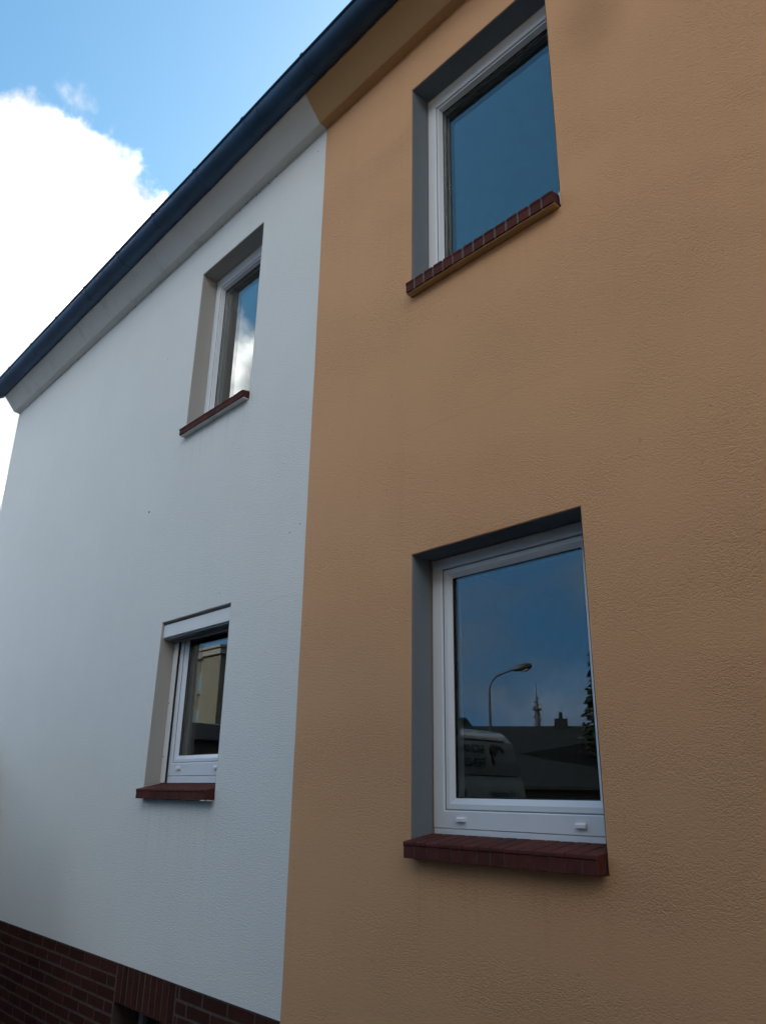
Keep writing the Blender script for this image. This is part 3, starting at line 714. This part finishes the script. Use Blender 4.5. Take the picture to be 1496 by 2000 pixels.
# beige apartment block mirrored in the lower white window
bl = empty('apartment_block', (-60, -34, 0), 'beige apartment block with projecting bay and cornice, mirrored in the lower white window', 'building')
bg_ = plain('beige_facade', (.082, .076, .058), .9, var=.05, scale=.8); dk = plain('dark_shopfront', (.085, .085, .09), .5)
bw = plain('pale_trim', (.13, .128, .115), .8)
MB().box(-82, -55.2, -46, -30.8, 6.0, 12.6).build('wall', bg_, bl)
MB().box(-82.2, -55.0, -46, -30.6, 0, 5.55).build('ground_floor', dk, bl)
MB().box(-82.2, -54.9, -46.1, -30.45, 5.55, 6.0).build('string_course', bg_, bl)
MB().box(-57.9, -55.15, -30.79, -30.0, 6.0, 12.5).build('bay', bg_, bl)
MB().box(-58.05, -54.95, -30.9, -29.8, 12.5, 13.0).build('cornice', bw, bl)
MB().box(-58.2, -54.8, -30.9, -29.65, 13.0, 13.22).build('cornice', bw, bl)
MB().box(-82.3, -54.85, -46.1, -30.5, 12.62, 13.1).build('parapet', bw, bl)
for fl in range(2):
    for i in range(6):
        x1 = -58.15 - i * 3.4; z0 = 6.9 + fl * 2.9
        wo = MB().box(x1 - 1.5, x1, -30.79, -30.72, z0, z0 + 1.6).build('window', bw, bl)
        MB().box(x1 - 1.42, x1 - .08, -30.715, -30.70, z0 + .08, z0 + 1.52).build('pane', plain('far_pane', (.10, .17, .20), .08), wo)
        MB().box(x1 - 1.6, x1 + .1, -30.79, -30.55, z0 - .14, z0 - .02).build('sill', bw, wo)

# assumed flat roofed outbuilding left of the frame, added to shade the white wall
ga = empty('shading_garage', (-12.6, -3.6, 0), 'dark flat roofed outbuilding added to shade the far end of the white house', 'shading_garage')
MB().box(-14.2, -10.50, -6.4, -.40, 0, 2.62).build('wall', dbr, ga)
MB().box(-14.35, -10.40, -6.55, -.30, 2.62, 2.86, .01).build('roof', dk, ga)
MB().box(-10.51, -10.46, -5.0, -2.4, .05, 2.2).build('garage_door', plain('garage_door_brown', (.07, .05, .04), .6), ga)

# unseen house behind the photographer, added to darken the lower walls
oh = empty('shading_house', (6.5, -11, 0), 'unseen two storey house across the yard, added to shade the orange house', 'house')
MB().box(-4.4, 16, -15, -5.6, 0, 7.2).build('wall', plain('brown_facade', (.16, .13, .10), .9, var=.1, scale=1), oh)
MB().prism([(-15.6, 7.2), (-5.2, 7.2), (-10.4, 11.2)], -4.7, 16.3, 'x').build('roof', M['roof_tile'], oh)
for fl in range(2):
    for i in range(5):
        xx = -1.6 + i * 3.3; zz = 1.0 + fl * 2.8
        wo = MB().box(xx, xx + 1.2, -5.6, -5.53, zz, zz + 1.4).build('window', M['pvc'], oh)
        MB().box(xx + .08, xx + 1.12, -5.528, -5.51, zz + .08, zz + 1.32).build('pane', vgl, wo)

# clipped evergreen bushes just left of the frame, added to shade the white wall
hg = empty('shading_hedge', (-9.25, -.8, 0), 'dense dark evergreen bushes, unseen, added to shade the white wall', 'shading_hedge')
hc = MB().box(-10.1, -8.65, -1.25, -.36, 0, 2.2, .08).build('branch_core', plain('hedge_core', (.012, .016, .009), .9), hg)
rh = random.Random(21); mb = MB()
for i in range(5200):
    f = rh.random(); u, v, w = rh.random(), rh.random(), rh.random()
    if f < .30: p, n_ = Vector((-10.15 + u * 1.55, -1.32 + rh.gauss(0, .04), v * 2.3)), Vector((0, -1, .2))
    elif f < .55: p, n_ = Vector((-8.61 + rh.gauss(0, .04), -1.3 + u * 1.0, v * 2.3)), Vector((1, 0, .2))
    elif f < .80: p, n_ = Vector((-10.15 + u * 1.55, -1.3 + v * 1.0, 2.26 + rh.gauss(0, .05))), Vector((0, 0, 1))
    else: p, n_ = Vector((-10.15 + u * 1.55, -.30 + rh.gauss(0, .03), v * 2.3)), Vector((0, 1, .2))
    d = (n_ + Vector((rh.uniform(-.9, .9), rh.uniform(-.9, .9), rh.uniform(-.5, .9)))).normalized()
    s_ = d.cross(Vector((rh.uniform(-1, 1), rh.uniform(-1, 1), rh.uniform(-1, 1)))).normalized(); l_ = rh.uniform(.05, .11)
    mb.quad(p - d * .02, p + d * l_ * .45 + s_ * l_ * .3, p + d * l_, p + d * l_ * .45 - s_ * l_ * .3)
mb.build('foliage', plain('hedge_leaves', (.022, .036, .016), .7, var=.35, scale=6), hg)
